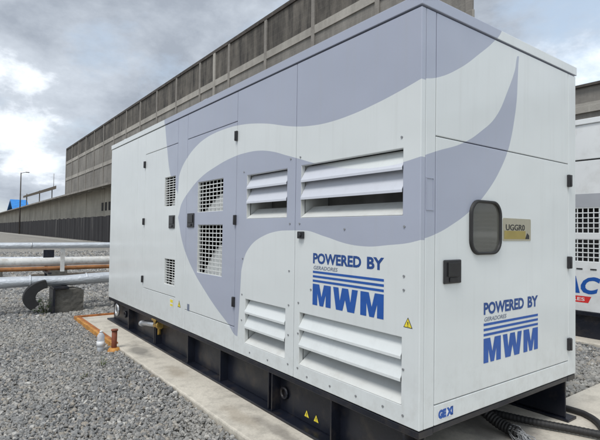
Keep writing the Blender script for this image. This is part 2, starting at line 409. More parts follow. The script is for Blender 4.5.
# ---- crushed stone: one mass
CAM = np.array([1.48991, -1.85325, .96621])
FWD = np.array([math.cos(.0250118519)*math.cos(2.49930321), math.cos(.0250118519)*math.sin(2.49930321), math.sin(.0250118519)])
def stones():
    rng = np.random.default_rng(3)
    bm = bmesh.new(); bmesh.ops.create_icosphere(bm, subdivisions=1, radius=1)
    bv = np.array([v.co[:] for v in bm.verts]); bf = np.array([[v.index for v in f.verts] for f in bm.faces]); bm.free()
    P = []
    def scatter(x0, x1, y0, y1, dens, size):
        n = int((x1-x0)*(y1-y0)*dens)
        p = np.stack([rng.uniform(x0,x1,n), rng.uniform(y0,y1,n)], 1)
        d = p - CAM[:2]
        z = d @ FWD[:2]; r = d @ np.array([FWD[1], -FWD[0]])
        ok = (z > .8) & (r > -.72*z - .7) & (r < .72*z + .7)
        inpad = (p[:,0] > -5.90) & (p[:,0] < 4.4) & (p[:,1] > -.35) & (p[:,1] < 2.0)
        inpad |= (p[:,0] > -.27) & (p[:,1] > -.35) & (p[:,1] < 6.6)
        inpad |= (p[:,0] > -4.6) & (p[:,1] > 4.27) & (p[:,1] < 6.6)
        p = p[ok & ~inpad]
        s = size*np.exp(np.clip(rng.normal(0, .40, len(p)), -.9, .75))
        P.append(np.concatenate([p, s[:,None]], 1))
    scatter(-6.2, 1.2, -5.2, -.3, 5300, .0106)
    scatter(-9.5, -6.2, -5.2, 3.0, 1300, .0195)
    scatter(-6.2, -5.88, -.3, 3.0, 1300, .0195)
    scatter(-15, -9.5, -5.0, 6.5, 520, .028); scatter(-28, -15, -3.5, 10.5, 110, .05)
    scatter(-3.6, -.25, 1.98, 4.3, 2200, .017)
    P = np.concatenate(P); n = len(P)
    var = []
    for k in range(24):
        q = bv*(1 + rng.uniform(-.28, .28, (len(bv),1)))
        q = q*np.array([rng.uniform(.8,1.3), rng.uniform(.7,1.1), rng.uniform(.5,.85)])
        var.append(q)
    var = np.array(var)[rng.integers(0, 24, n)]                       # n,12,3
    # random rotation
    u = rng.normal(size=(n,4)); u[:,1:3] *= .45; u /= np.linalg.norm(u, axis=1)[:,None]
    w,x,y,z = u.T
    R = np.stack([1-2*(y*y+z*z),2*(x*y-z*w),2*(x*z+y*w),2*(x*y+z*w),1-2*(x*x+z*z),2*(y*z-x*w),2*(x*z-y*w),2*(y*z+x*w),1-2*(x*x+y*y)],1).reshape(n,3,3)
    v = np.einsum('nij,nkj->nki', R, var)*P[:,2][:,None,None]
    und = .012*np.sin(P[:,0]*1.7+P[:,1]*.9) + .010*np.sin(P[:,1]*3.1-P[:,0]*.8)
    v[:,:,0] += P[:,0,None]; v[:,:,1] += P[:,1,None]
    v[:,:,2] += (GR - .006 + und*.6 + .022*np.exp(-np.maximum(0, -.35-P[:,1])/.25)*(P[:,0] > -6) + rng.uniform(0, .018, n))[:,None]
    v = v.reshape(-1,3); v[:,2] -= GR; v[:,0] += 4; v[:,1] += 2
    f = (bf[None] + (np.arange(n)*len(bv))[:,None,None]).reshape(-1,3)
    me = bpy.data.meshes.new('gravel')
    me.vertices.add(len(v)); me.vertices.foreach_set('co', v.ravel().astype(np.float32))
    me.loops.add(f.size); me.loops.foreach_set('vertex_index', f.ravel().astype(np.int32))
    me.polygons.add(len(f)); me.polygons.foreach_set('loop_start', (np.arange(len(f))*3).astype(np.int32))
    me.update(calc_edges=True)
    me.polygons.foreach_set('use_smooth', np.zeros(len(f), bool))
    me.materials.append(gravel_stone())
    o = bpy.data.objects.new('gravel', me); C.objects.link(o); o.location = (-4,-2,GR)
    tag(o, 'loose grey crushed stone covering the ground round the concrete pad', 'gravel', kind='stuff')
    print('stones', n)
stones()

# ================================================================== THE GENERATOR
L, W, H = 5.53, 1.70, 2.10
gen = empty('generator_set', (-L/2, W/2, SL), 'white and lavender generator enclosure with wave pattern on a black steel skid, nearest the camera', 'generator')
PS = paint('enclosure_paint_side', gen, 'side'); PE = paint('enclosure_paint_end', gen, 'end')
PL = paint('louvre_paint_skylit', gen, 'side', (.58, .605, .67))  # paler lavender, partly skylight on the tilted slats put into the colour
SF = on_side(0.); EF = on_end(0.)
T = .035; GP = .0025
# louvre openings
louA = [(-1.683,-1.142,1.062,1.400),(-1.683,-1.142,.100,.440)]
louB = [(-.980,-.114,1.058,1.402),(-.980,-.114,.098,.438)]
venC = [(-3.43,-3.135,1.215,1.525),(-3.39,-3.11,.395,.66)]
venA = [(-2.585,-2.082,1.135,1.412),(-2.572,-2.082,.578,1.016)]

def side_sheet(name, a0, a1, b0, b1, holes=()):
    return panel(a0+GP, a1-GP, b0+GP, b1-GP, T, SF, holes).build(name, [PS, M['inwhite']], gen, bevel=.0035)
side_sheet('side_panel', -L, -4.355, 0, H)
side_sheet('frame_strip', -4.355, -4.062, 0, H)
side_sheet('side_panel', -4.062, -3.083, 1.855, H)
side_sheet('side_panel', -4.062, -3.083, 0, .283)
side_sheet('frame_strip', -3.083, -2.842, 0, H)
side_sheet('side_panel', -2.842, -1.853, 1.855, H)
side_sheet('side_panel', -2.842, -1.853, 0, .197)
dr1 = side_sheet('side_door', -4.062, -3.083, .283, 1.855, venC)
dr2 = side_sheet('side_door', -2.842, -1.853, .197, 1.855, venA)
lp1 = side_sheet('louvre_panel', -1.853, -1.043, 0, H, louA)
lp2 = side_sheet('louvre_panel', -1.043, GP, 0, H, louB)

def grille(mb, x0, x1, z0, z1, nx, nz, bw, y=.006):
    for i in range(nx+1):
        x = x0 + (x1-x0)*i/nx
        mb.box(max(x-bw/2, x0+.001), min(x+bw/2, x1-.001), y+.0015, y+.004, z0+.0005, z1-.0005)
    for j in range(nz+1):
        z = z0 + (z1-z0)*j/nz
        mb.box(x0+.0005, x1-.0005, y, y+.003, max(z-bw/2, z0+.001), min(z+bw/2, z1-.001))
    return mb
for (a0,a1,b0,b1), (nx, nz) in zip(venA, ((7, 8), (7, 12))):
    grille(MB(), a0, a1, b0, b1, nx, nz, .0085, .014).build('grille', M['inwhite'], dr2)
for (a0,a1,b0,b1), (nx, nz) in zip(venC, ((3, 12), (3, 10))):
    grille(MB(), a0, a1, b0, b1, nx, nz, .008, .014).build('grille', M['inwhite'], dr1)
for door, vs in ((dr1, venC), (dr2, venA)):                            # sound baffles behind the grilles
    for (a0,a1,b0,b1) in vs:
        q = MB(); h = b1-b0
        q.add([(a0-.005,.075,b0-.005),(a1+.005,.030,b0-.005),(a1+.005,.075,b0+h*.80),(a0-.005,.17,b0+h*.42)], [(0,1,2),(0,2,3)])
        q.build('baffle', M['baffle'], door)
def slats(pan, a0, a1, b0, b1):
    n = 3; p = (b1-b0)/n
    for k in range(n):
        zt = b1 - k*p; zb = zt - p
        q = MB()
        if k < 2:   # rain slat: leans out at the bottom, with a turned lip
            prof = [(.075, zt+.006), (.0745, zt+.003), (-.006, zb+.016), (-.006, zb+.004), (-.003, zb+.004), (-.003, zb+.0175), (.077, zt+.006)]
            prof = [(.054, zt+.016), (-.006, zb+.018), (-.006, zb+.004), (-.0025, zb+.004), (-.0025, zb+.0195), (.056, zt+.019)]
            if k == 0: prof = [(.050, zt-.004), (-.006, zb+.018), (-.006, zb+.004), (-.0025, zb+.004), (-.0025, zb+.0195), (.052, zt-.001)]
        else:       # sloping sill
            prof = [(.090, zb+.075), (.0355, zb+.004), (.0355, zb+.001), (.093, zb+.073)]
            prof = [(.105, zb+.078), (.001, zb+.004), (.001, zb+.001), (.107, zb+.075)]
        poly = [(y, z) for y, z in prof]
        q.prism(poly, lambda a, b, d: (d, a, b), a0+.002, a1-.002)
        q.build('louvre', PL if k < 2 else M['inwhite'], pan)
    # cheeks that close the opening left and right, and the dark box behind
for pan, hs in ((lp1, louA), (lp2, louB)):
    for h in hs: slats(pan, *h)
# dark lining behind the side with the same openings, and the closed box behind it
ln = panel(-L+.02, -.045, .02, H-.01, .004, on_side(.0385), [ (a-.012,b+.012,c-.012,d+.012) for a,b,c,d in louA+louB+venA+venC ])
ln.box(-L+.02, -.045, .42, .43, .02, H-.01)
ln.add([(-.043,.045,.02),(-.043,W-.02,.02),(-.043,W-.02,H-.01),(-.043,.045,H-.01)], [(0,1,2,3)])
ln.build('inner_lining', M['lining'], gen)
# white intake cheeks; backs coloured grey to deepen the shade between slats
for pan, hs in ((lp1, louA), (lp2, louB)):
    for a,b,c,d in hs:
        for xx in (a-.010, b+.006): MB().box(xx, xx+.004, .0432, .239, c-.010, d+.010).build('intake_cheek', M['inwhite'], pan)
        MB().box(a-.006, b+.006, .24, .245, c-.01, d+.01).build('intake_back', M['gap_shade'], pan)

# hinges, handles, latch
def hinge(par, x, z):
    q = MB(); q.box(x-.016, x+.016, -.016, -.0005, z-.040, z+.040); q.cyl((x,-.016,z-.038),(x,-.016,z+.038), .009, 10)
    return q.build('hinge', M['plastic'], par, bevel=.003)
for z in (1.735, 1.06, .383): hinge(dr1, -4.066, z)
for z in (1.735, 1.054, .396): hinge(dr2, -1.855, z)
def paddle(par, x, z, w=.15, h=.135):
    q = MB(); f = on_side(0.)
    q.box(x-w/2, x+w/2, -.010, -.0005, z-h/2, z+h/2)
    q.box(x-w/2+.018, x+w/2-.018, -.017, -.0105, z-h/2+.045, z+h/2-.014)
    q.box(x-w*.2, x+w*.2, -.019, -.0105, z-h/2+.012, z-h/2+.034)
    return q.build('handle', M['plastic'], par, bevel=.004)
paddle(dr2, -2.725, 1.06); paddle(dr1, -3.20, 1.05)
q = MB(); q.box(-.99, -.935, -.022, -.0005, .922, .968); q.cyl((-.955,-.022,.945),(-.955,-.034,.945), .014, 12)
q.build('latch', M['plastic'], lp2, bevel=.004)

# bolts along the sheet edges: one mesh, copied
bolt = MB().cyl((-.122,-.0045,1.46), (-.122,.001,1.46), .0065, 8).build('bolt', M['boltgrey'], lp2)
for x, z in [(-.10,.749),(-.10,.679),(-.10,1.0),(-.10,.28),(-.10,.05),(-.99,1.46),(-.99,1.02),(-.99,.50),(-.99,.30),(-.99,.075),(-.889,.042),(-.664,.045),(-.44,.05),(-.236,.055),(-.55,.985),(-.86,.60)]:
    dup(bolt, lp2, (x+.122, 0, z-1.46))
for x, z in [(-1.10,1.46),(-1.10,1.02),(-1.10,.70),(-1.10,.47),(-1.10,.27),(-1.10,.075),(-1.35,.045),(-1.60,.045),(-1.73,.47),(-1.73,.27),(-1.73,1.43),(-1.73,.75)]:
    dup(bolt, lp1, (x+.122, 0, z-1.46))

# lettering on the side
def logo(par, a, b, w, fn, s):
    """a, b: lower left of the emblem; s: height of the whole block"""
    q = MB(); put_text(q, 'POWERED', a, b+s*.795, w*.715, s*.205, fn, .038); q.build('lettering', M['navy'], par)
    q = MB(); put_text(q, 'BY', a+w*.79, b+s*.795, w*.21, s*.205, fn, .038); q.build('lettering', M['navy'], par)
    q = MB(); put_text(q, 'GERADORES', a+.004, b+s*.685, w*.375, s*.07, fn, .012, 0, .25); q.build('caption', M['grey_ink'], par)
    q = MB()
    for k in range(3): rect(q, a, a+w, b+s*(.625-.085*k)-s*.012, b+s*(.625-.085*k)+s*.030, fn)
    mwm(q, a, b, w, s*.405, fn)
    q.build('emblem', M['blue'], par)
logo(lp2, -.842, .508, .605, on_side(-.0012), .326)
warn_sticker(-.072, .493, .058, on_side(-.0012)).build('warning_sticker', [M['yellow'], M['ink']], lp2)
# small stickers low on the doors' frame
fs_ = on_side(-.0012)
q = MB(); rect(q, -3.215, -3.125, .175, .262, fs_, 0, 0); rect(q, -3.205, -3.135, .185, .205, fs_, -.0006, 1); rect(q, -3.205, -3.135, .22, .25, fs_, -.0006, 1)
q.build('sticker', [M['wlabel'], M['yellow']], gen)
warn_sticker(-2.97, .20, .075, fs_).build('warning_sticker', [M['yellow'], M['ink']], gen)
q = MB(); rect(q, -2.775, -2.725, .196, .26, on_side(-.0014), 0, 0); q.build('sticker', [M['grey_ink']], gen)
# far face, back and roof
bk = MB(); bk.box(-L, -T-.002, W-T, W, GP, H); bk.build('rear_panel', PE, gen, bevel=.003)
fe = MB(); fe.box(-L, -L+T, T+.004, W-T-.003, GP, H); fe.build('far_end_panel', PS, gen, bevel=.003)
fl = MB(); fl.box(-L+.04, -.04, .05, W-.04, -.002, .012); fl.build('floor_plate', M['black'], gen)
rf = MB(); rf.box(-L-.006, .006, -.006, W+.006, H+.006, H+.064)
rf.m[1] = 1; rf.build('roof', [PS, PE], gen, bevel=.003)
rs = MB(); rs.box(-L+.03, -.02, .02, W-.02, H-.012, H+.004); rs.build('roof_seal', M['lining'], gen)
# lifting lugs on the roof edge
for x in (-5.0, -2.52):
    q = MB(); q.box(x-.035, x+.035, .02, .05, H+.0645, H+.085); q.build('roof_lug', PS, gen, bevel=.005)

# ---- near end
def end_sheet(name, a0, a1, b0, b1):
    return panel(a0+GP, a1-GP, b0+GP, b1-GP, T, EF).build(name, PE, gen, bevel=.0035)
end_sheet('corner_post', T, .117, 0, H)
end_sheet('end_panel', .117, 1.583, 1.463, H)
end_sheet('end_panel', .117, 1.583, 0, .105)
end_sheet('corner_post', 1.583, W, 0, H)
ed = end_sheet('end_door', .117, 1.583, .105, 1.463)
# little blank cover on the post
q = MB(); fp = on_end(.0012)
for (a0,a1,b0,b1) in ((.040,.100,1.243,1.247),(.040,.100,1.083,1.087),(.040,.044,1.0875,1.2425),(.096,.100,1.0875,1.2425)): q.box(.0005,.003,a0,a1,b0,b1)
q.build('cover_plate', PE, gen)
def rrect(a0, a1, b0, b1, r, n=7):
    out = []
    for cx, cy, s in ((a1-r,b1-r,0),(a0+r,b1-r,90),(a0+r,b0+r,180),(a1-r,b0+r,270)):
        for k in range(n+1):
            t = math.radians(s + 90*k/n); out.append((cx + r*math.cos(t), cy + r*math.sin(t)))
    return out
# window in its rubber gasket
o1 = rrect(.408,.714,.852,1.158,.085); o2 = rrect(.424,.698,.868,1.142,.070); n = len(o1)
q = MB()
vs = [EF(a,b,-.0005) for a,b in o1] + [EF(a*.985+.0084,b*.985+.0151,-.016) for a,b in o1] + [EF(a,b,-.015) for a,b in o2] + [EF(a,b,-.004) for a,b in o2]
fs = [(k*n+i, k*n+(i+1)%n, (k+1)*n+(i+1)%n, (k+1)*n+i) for k in range(3) for i in range(n)]
q.add(vs, fs, 0, True); q.build('window_gasket', M['rubber'], ed)
q = MB(); q.prism(rrect(.419,.703,.863,1.147,.074), EF, -.0045, -.0015); q.build('window_pane', M['glass'], ed)
# identity plate
q = MB()
q.prism(rrect(.745,1.065,.930,1.064,.008,2), EF, -.003, -.0003, 0)
q.build('nameplate', M['plate'], ed)
q = MB(); rect(q, .757, 1.0, .940, .990, on_end(.0036), 0, 1)
q.add([(.0036,.995,.940),(.0036,1.045,.940),(.0036,1.045,.962),(.0036,1.02,.978)], [(0,1,2,3)], 0)
put_text(q, 'UGGR0', .775, .992, .215, .036, on_end(.0042), .012, 0)
q.build('plate_lettering', [M['ink'], M['lowgold']], ed)
# latch pan
q = MB()
q.box(.0005,.012,.180,.326,.708,.832); q.build('latch_pan', M['plastic'], ed, bevel=.006)
q = MB(); q.box(.0122,.020,.205,.302,.745,.818); q.box(.0122,.017,.22,.287,.716,.740); q.build('handle', M['rubber'], ed, bevel=.005)
for z in (1.345, .78, .22):
    q = MB(); q.box(.0005,.018,1.563,1.603,z-.042,z+.042); q.cyl((.018,1.583,z-.04),(.018,1.583,z+.04),.010,10); q.build('hinge', M['plastic'], ed, bevel=.003)
logo(ed, .552, .246, .608, on_end(.0012), .338)
q = MB(); fn = on_end(.0012); rect(q, .146, .276, .026, .076, fn, 0, 0)
f2 = on_end(.0018); put_text(q, 'GE XI', .149, .028, .124, .046, f2, .085, 1)
q.build('maker_sticker', [M['wlabel'], M['blue']], gen)

# ---- skid
sk = MB()
for y0, s in ((0., 1), (W, -1)):
    def yy(a): return y0 + s*a
    def bx(x0, x1, a, b, z0, z1):
        lo, hi = sorted((yy(a), yy(b))); sk.box(x0, x1, lo, hi, z0, z1)
    bx(-L, -.004, .003, .115, -.040, -.004)           # top flange
    bx(-L+.01, -.03, .078, .092, -.300, -.0405)          # web
    bx(-L, .0, -.012, .115, SL, -.3005)               # bottom flange
for x in (-.80, -3.0, -5.2): sk.box(x-.05, x+.05, .094, W-.094, -.24, -.05)
sk.box(-.045, -.005, .116, W-.116, -.034, -.004)         # end channel lip under the door
sk.box(-L, -L+.012, .094, W-.094, -.299, -.05)
skid = sk.build('skid', M['black'], gen, bevel=.004)
for x in (-4.60, -3.68, -3.64, -2.76, -2.09, -1.345, -1.30, -.66, -.10):
    q = MB(); q.box(x-.006, x+.006, .006, .0775, -.300, -.041); q.build('stiffener', M['black'], skid)
for x in (-1.235, -4.95):                                     # lifting eyes
    q = MB(); q.tube([(x+.035*math.cos(t), .068, -.17+.035*math.sin(t)) for t in [2*math.pi*k/18 for k in range(19)]], .011, 8, cap=False)
    q.build('lifting_eye', M['black'], skid)
warn_sticker(-.985, -.262, .06, on_side(.0765)).build('warning_sticker', [M['yellow'], M['ink']], skid)
warn_sticker(-.885, -.262, .06, on_side(.0765)).build('warning_sticker', [M['yellow'], M['ink']], skid)
# drain valve and hose end
q = MB(); q.cyl((-4.22,.05,-.17),(-3.70,.05,-.10), .028, 12); q.cyl((-4.24,.05,-.173),(-4.18,.05,-.165),.036,12)
q.build('drain_pipe', M['steel'], skid)
q = MB(); q.cyl((-3.72,.05,-.105),(-3.60,.05,-.088),.046,12); q.cyl((-3.66,.05,-.10),(-3.66,.005,-.03),.026,10); q.box(-3.72,-3.60,-.012,.004,-.045,-.025); q.cyl((-3.66,.05,-.10),(-3.66,.05,-.20),.034,10)
q.build('drain_valve', M['brass'], skid, bevel=.004)
q = MB(); q.tube([(-5.15+.062*math.cos(t), .02, -.135+.07*math.sin(t)) for t in [2*math.pi*k/20 for k in range(21)]], .018, 8, cap=False)
q.build('shackle', M['steel'], skid)

# ---- hoses and cables out of the near end
def cor_tube(pts, r, pitch=.022, amp=.18):
    """corrugated conduit along a smooth path"""
    out = []; rs = []
    P = [Vector(p) for p in pts]
    def cr(p0,p1,p2,p3,t): return .5*((2*p1)+(p2-p0)*t+(2*p0-5*p1+4*p2-p3)*t*t+(3*p1-p0-3*p2+p3)*t**3)
    Q = [P[0]*2-P[1]] + P + [P[-1]*2-P[-2]]
    S = [cr(Q[i],Q[i+1],Q[i+2],Q[i+3],k/30) for i in range(len(P)-1) for k in range(30)] + [P[-1]]
    d = 0; out = [S[0]]; acc = 0
    step = pitch/4
    for a, b_ in zip(S, S[1:]):
        l = (b_-a).length
        while acc + l - d >= step:
            d += step; t = (d - acc)/l if l else 0; out.append(a.lerp(b_, min(max(t,0),1)))
        acc += l
    rs = [r*(1 + amp*(.5 + .5*math.sin(2*math.pi*i/4))) for i in range(len(out))]
    return out, rs
def smooth_path(pts, n=14):
    P = [Vector(p) for p in pts]; Q = [P[0]*2-P[1]] + P + [P[-1]*2-P[-2]]
    def cr(p0,p1,p2,p3,t): return .5*((2*p1)+(p2-p0)*t+(2*p0-5*p1+4*p2-p3)*t*t+(3*p1-p0-3*p2+p3)*t**3)
    return [cr(Q[i],Q[i+1],Q[i+2],Q[i+3],k/n) for i in range(len(P)-1) for k in range(n)] + [P[-1]]
def top(name, mb, mats, loc, label, cat, group=None, **kw):
    return tag(mb.build(name, mats, loc=loc, **kw), label, cat, group)
pts, rs = cor_tube([(-.62,1.02,-.06),(-.48,1.04,-.12),(-.33,1.06,-.21),(-.20,1.06,-.265),(-.06,1.05,-.283)], .033)
cc = top('corrugated_conduit', MB().tube(pts, rs, 12), M['rubber'], (-.2,1.06,SL), 'short ribbed black conduit dropping onto the concrete under the end door', 'conduit')
fz = MB(); zr = random.Random(8)
for i in range(70):                                                # frayed end of the braided sleeve
    a = zr.uniform(0, 6.283); rr = zr.uniform(.012, .038); p0 = Vector((-.11, 1.05 + rr*math.cos(a), -.279 + rr*math.sin(a)))
    p1 = p0 + Vector((zr.uniform(.03,.12), zr.uniform(-.04,.04), 0)); p1.z = max(SL+.004, p0.z - zr.uniform(.0,.04)); p2 = p1 + Vector((zr.uniform(.0,.05), zr.uniform(-.03,.03), 0)); p2.z = SL+.004
    fz.tube([p0, p1, p2], .0028, 5)
fo = fz.build('frayed_sleeve', M['fray'], cc)
pts, rs = cor_tube([(-.75,1.12,-.285),(-.35,1.24,-.285),(-.1,1.32,-.285),(.12,1.42,-.286),(.35,1.50,-.286),(.62,1.54,-.286),(1.0,1.52,-.286)], .023, .024, .10)
top('power_cable', MB().tube(pts, rs, 12), M['rubber'], (0,1.36,SL), 'thick ribbed black cable running from under the skid to the right edge', 'cable')
top('looped_cable', MB().tube(smooth_path([(-.45,1.78,-.296),(-.06,1.80,-.296),(.05,1.775,-.296),(.14,1.70,-.296),(.21,1.60,-.296),(.26,1.52,-.262),(.36,1.47,-.235),(.55,1.455,-.28),(.8,1.42,-.296)]), .021, 10), M['rubber'], (0,1.78,SL), 'smooth black cable looping round the far corner of the skid', 'cable')

# ================================================================== NEIGHBOUR GENERATOR
nb = empty('generator_set', (.0, 5.35, SL+.02), 'white generator with black grille and red and blue logo, behind the nearer generator', 'generator')
NW = simple('neighbour_white', (.68, .70, .71), .4, 0, .04, 2, 0, 0, (.4, .39, .37), .35)
NG = simple('neighbour_grey', (.34, .355, .385), .45, 0, .06, 2)
D0 = 4.5; x0n, x1n = -4.2, 3.2
nf = on_side(D0)
holes = []
for k in range(4):
    xa = -1.72 + k*1.15
    holes += [(xa, xa+1.0, 1.00, 1.315), (xa, xa+1.0, .645, .925)]
npn = panel(x0n, x1n, .03, 1.905, .03, nf, holes).build('side_panel', NW, nb, bevel=.003)
for h in holes:
    mb = MB(); a0,a1,b0,b1 = h; nx, nz = 16, 5
    for i in range(nx+1):
        x = a0+(a1-a0)*i/nx; mb.box(max(x-.006,a0), min(x+.006,a1), D0+.0065, D0+.010, b0, b1)
    for j in range(nz+1):
        z = b0+(b1-b0)*j/nz; mb.box(a0, a1, D0+.003, D0+.006, max(z-.006,b0), min(z+.006,b1))
    mb.build('grille', NW, npn)
q = MB(); q.box(x0n, x1n, D0-.003, D0-.0005, 1.325, 1.49); q.build('grey_stripe', NG, npn)
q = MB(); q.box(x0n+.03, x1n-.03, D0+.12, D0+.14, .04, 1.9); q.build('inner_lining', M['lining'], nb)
q = MB(); q.box(x0n, x1n, D0-.004, D0+1.7, 1.922, 2.36); q.build('roof_box', NW, nb, bevel=.006)
q = MB(); q.box(x0n-.02, x1n+.02, D0-.025, D0+1.72, 2.362, 2.43); q.build('roof', NW, nb, bevel=.006)
q = MB(); q.box(x0n+.02, x1n-.02, D0+.02, D0+1.68, 1.9, 1.925); q.build('roof_seal', M['lining'], nb)
q = MB(); q.box(x0n, x1n, D0+1.67, D0+1.7, .03, 1.9); q.box(x0n, x0n+.03, D0+.032, D0+1.668, .03, 1.9); q.box(x1n-.03, x1n, D0+.032, D0+1.668, .03, 1.9); q.build('rear_panel', NW, nb)
q = MB(); q.box(x0n+.05, x1n-.05, D0+.02, D0+1.68, SL+.02, .028); q.box(x0n, x1n, D0-.02, D0+1.7, -.02, .0285); q.build('skid', M['black'], nb, bevel=.004)
q = MB(); put_text(q, 'STEMAC', -2.02, .245, 1.08, .215, on_side(D0-.0015), .04, 0, .25)
q.add([(-2.06,D0-.0015,.135),(-1.03,D0-.0015,.135),(-.995,D0-.0015,.215),(-2.04,D0-.0015,.215)], [(0,1,2,3)], 1)
put_text(q, 'GRUPOS GERADORES', -2.02, .155, .95, .042, on_side(D0-.0022), .012, 2)
q.build('emblem', [M['blue'], M['red'], M['wlabel']], npn)
for xx in (-1.13, -.97, -.81):
    MB().box(xx-.035, xx+.035, D0-.006, D0-.0005, .545, .560).build('vent_slot', M['plastic'], npn)

# ================================================================== PIPES
gp = 'pipes running beside the far end of the generator'
def ypipe(x, z, r, y0, y1, n=18, wob=0, mb=None, step=.5, flat=1):
    mb = mb or MB(); k = int((y1-y0)/step); pts = []
    for i in range(k+1):
        y = y0 + (y1-y0)*i/k; pts.append((x + wob*math.sin(y*2.3)*.4, y, z + wob*math.sin(y*3.7+1)))
    return mb.tube(pts, r, n)
Y0, Y1 = -7.5, 9.5
pr_ = empty('insulated_pipe', (-7, 1, GR), 'bright silver clad pipe, the topmost of the pipes on the left', 'pipe', gp)
q = ypipe(-7.0, .687, .049, Y0, Y1); q.build('pipe_run', M['foil'], pr_)
for y in (-6.2,-4.4,-2.6,-.8,1.0,2.8,4.6,6.4,8.2):
    MB().cyl((-7.0,y-.012,.687),(-7.0,y+.012,.687),.0515,18).build('clamp_band', M['steel'], pr_)
pr2 = empty('insulated_pipe', (-6.9, 1, GR), 'wide crumpled silver clad pipe, lowest of the pipes, above the concrete block', 'pipe', gp)
q = MB(); k = 90; nn = 20; vs = []
rng = random.Random(5)
for i in range(k+1):                                              # dented jacket
    y = Y0 + (Y1-Y0)*i/k; dz = .008*math.sin(y*2.1)+.006*math.sin(y*5.3); sc = 1 + .06*math.sin(y*4.1+.7) + rng.uniform(-.02,.02)
    for j in range(nn):
        t = 2*math.pi*j/nn; rr = .088*sc*(1 + rng.uniform(-.015,.015))
        vs.append((-6.9 + 1.1*rr*math.cos(t), y, .135 + dz + .95*rr*math.sin(t)))
fs = [(i*nn+j, i*nn+(j+1)%nn, (i+1)*nn+(j+1)%nn, (i+1)*nn+j) for i in range(k) for j in range(nn)]
q.add(vs, fs, 0, True); q.build('pipe_run', M['foil'], pr2)
for y in (-5.6,-4.2,-2.8,-1.4,-.82,0,1.4,2.8,4.2,5.6):
    MB().cyl((-6.9,y-.01,.135),(-6.9,y+.01,.135),.099,20).build('jacket_seam', M['foil'], pr2)
q = ypipe(-7.42, .40, .072, Y0, Y1, wob=.004)
top('wrapped_pipe', q, M['pipewhite'], (-7.42,1,GR), 'pale wrapped pipe in the middle of the pipes, just above the rusty one', 'pipe', gp)
q = ypipe(-7.36, .292, .036, Y0, Y1, wob=.003)
top('rusty_pipe', q, M['pipebrown'], (-7.36,1,GR), 'thin orange brown rusty pipe tucked under the pale wrapped pipe', 'pipe', gp)
# support frame on a concrete block
ps = empty('pipe_support', (-7.1,-.36,GR), 'white steel bracket holding the pipes above the dark concrete block', 'bracket')
q = MB(); q.box(-7.03,-6.99,-.375,-.315,.26,.632); q.build('post', M['pipewhite'], ps, bevel=.004)
q = MB(); q.box(-7.50,-6.95,-.56,-.51,.225,.255); q.build('cross_bar', M['black'], ps); q = MB(); q.box(-7.48,-7.44,-.56,-.40,.46,.60); q.build('pipe_saddle', M['black'], ps)
q = MB(); q.box(-7.10,-6.66,-.52,-.30,.012,.042); q.build('base_plate', M['black'], ps)
q = MB(); q.box(-7.0,-6.66,-.53,-.495,GR,.010); q.build('side_plate', M['black'], ps)
q = MB(); q.box(-7.46,-7.42,-.54,-.50,-.05,.60); q.build('post', M['black'], ps)
for yb, lab in ((-.28, 'square dark concrete block under the lowest silver pipe'), ):
    q = MB()
    jr = random.Random(4); nn_ = 9
    pj = lambda u, v_, w_: (-7.10+.38*u + jr.uniform(-.007,.007), yb-.21+.42*v_ + jr.uniform(-.008,.008), GR-.03+.41*w_ - .05*max(0, v_-.75)*w_*2 + jr.uniform(-.007,.007))
    G3 = {}
    for iu in range(nn_):
        for iv in range(nn_):
            for iw in range(nn_):
                if 0 in (iu,iv,iw) or nn_-1 in (iu,iv,iw):
                    G3[iu,iv,iw] = len(q.v); q.v.append(pj(iu/(nn_-1), iv/(nn_-1), iw/(nn_-1)))
    for k_ in (0, nn_-1):
        for i_ in range(nn_-1):
            for j_ in range(nn_-1):
                for perm in (lambda a,b: (k_,a,b), lambda a,b: (a,k_,b), lambda a,b: (a,b,k_)):
                    q.f.append(tuple(G3[perm(*ab)] for ab in ((i_,j_),(i_+1,j_),(i_+1,j_+1),(i_,j_+1)))); q.m.append(0); q.sm.append(False)
    top('concrete_block', q, M['block'], (-6.9,yb,GR), lab, 'block')
# other low blocks that carry the run out of sight
for yb, lab in ((-4.6, 'concrete block under the silver pipes towards the left edge'), (4.2, 'concrete block under the silver pipes behind the generator')):
    q = MB(); q.box(-7.08,-6.74,yb-.2,yb+.2,GR-.03,.035); top('concrete_block', q, M['block'], (-6.9,yb,GR), lab, 'block', bevel=.02)
# curved rubber
q = MB(); vs = []; k = 18
for i in range(k+1):
    t = math.radians(100 + 125*i/k)
    for rr in (.37, .20):
        for xx in (-.06, .06):
            vs.append((-6.74 + xx, -.56 + rr*math.cos(t), -.13 + rr*.72*math.sin(t) + .03))
fs = []
for i in range(k):
    a = i*4; b_ = a+4
    fs += [(a,a+1,b_+1,b_),(a+2,b_+2,b_+3,a+3),(a,b_,b_+2,a+2),(a+1,a+3,b_+3,b_+1)]
fs += [(0,2,3,1),(k*4,k*4+1,k*4+3,k*4+2)]
q.add(vs, fs, 0, False)
top('rubber_strip', q, M['rubber'], (-6.72,-.8,GR), 'curved strip of black rubber standing under the lowest silver pipe', 'rubber strip', bevel=.006)

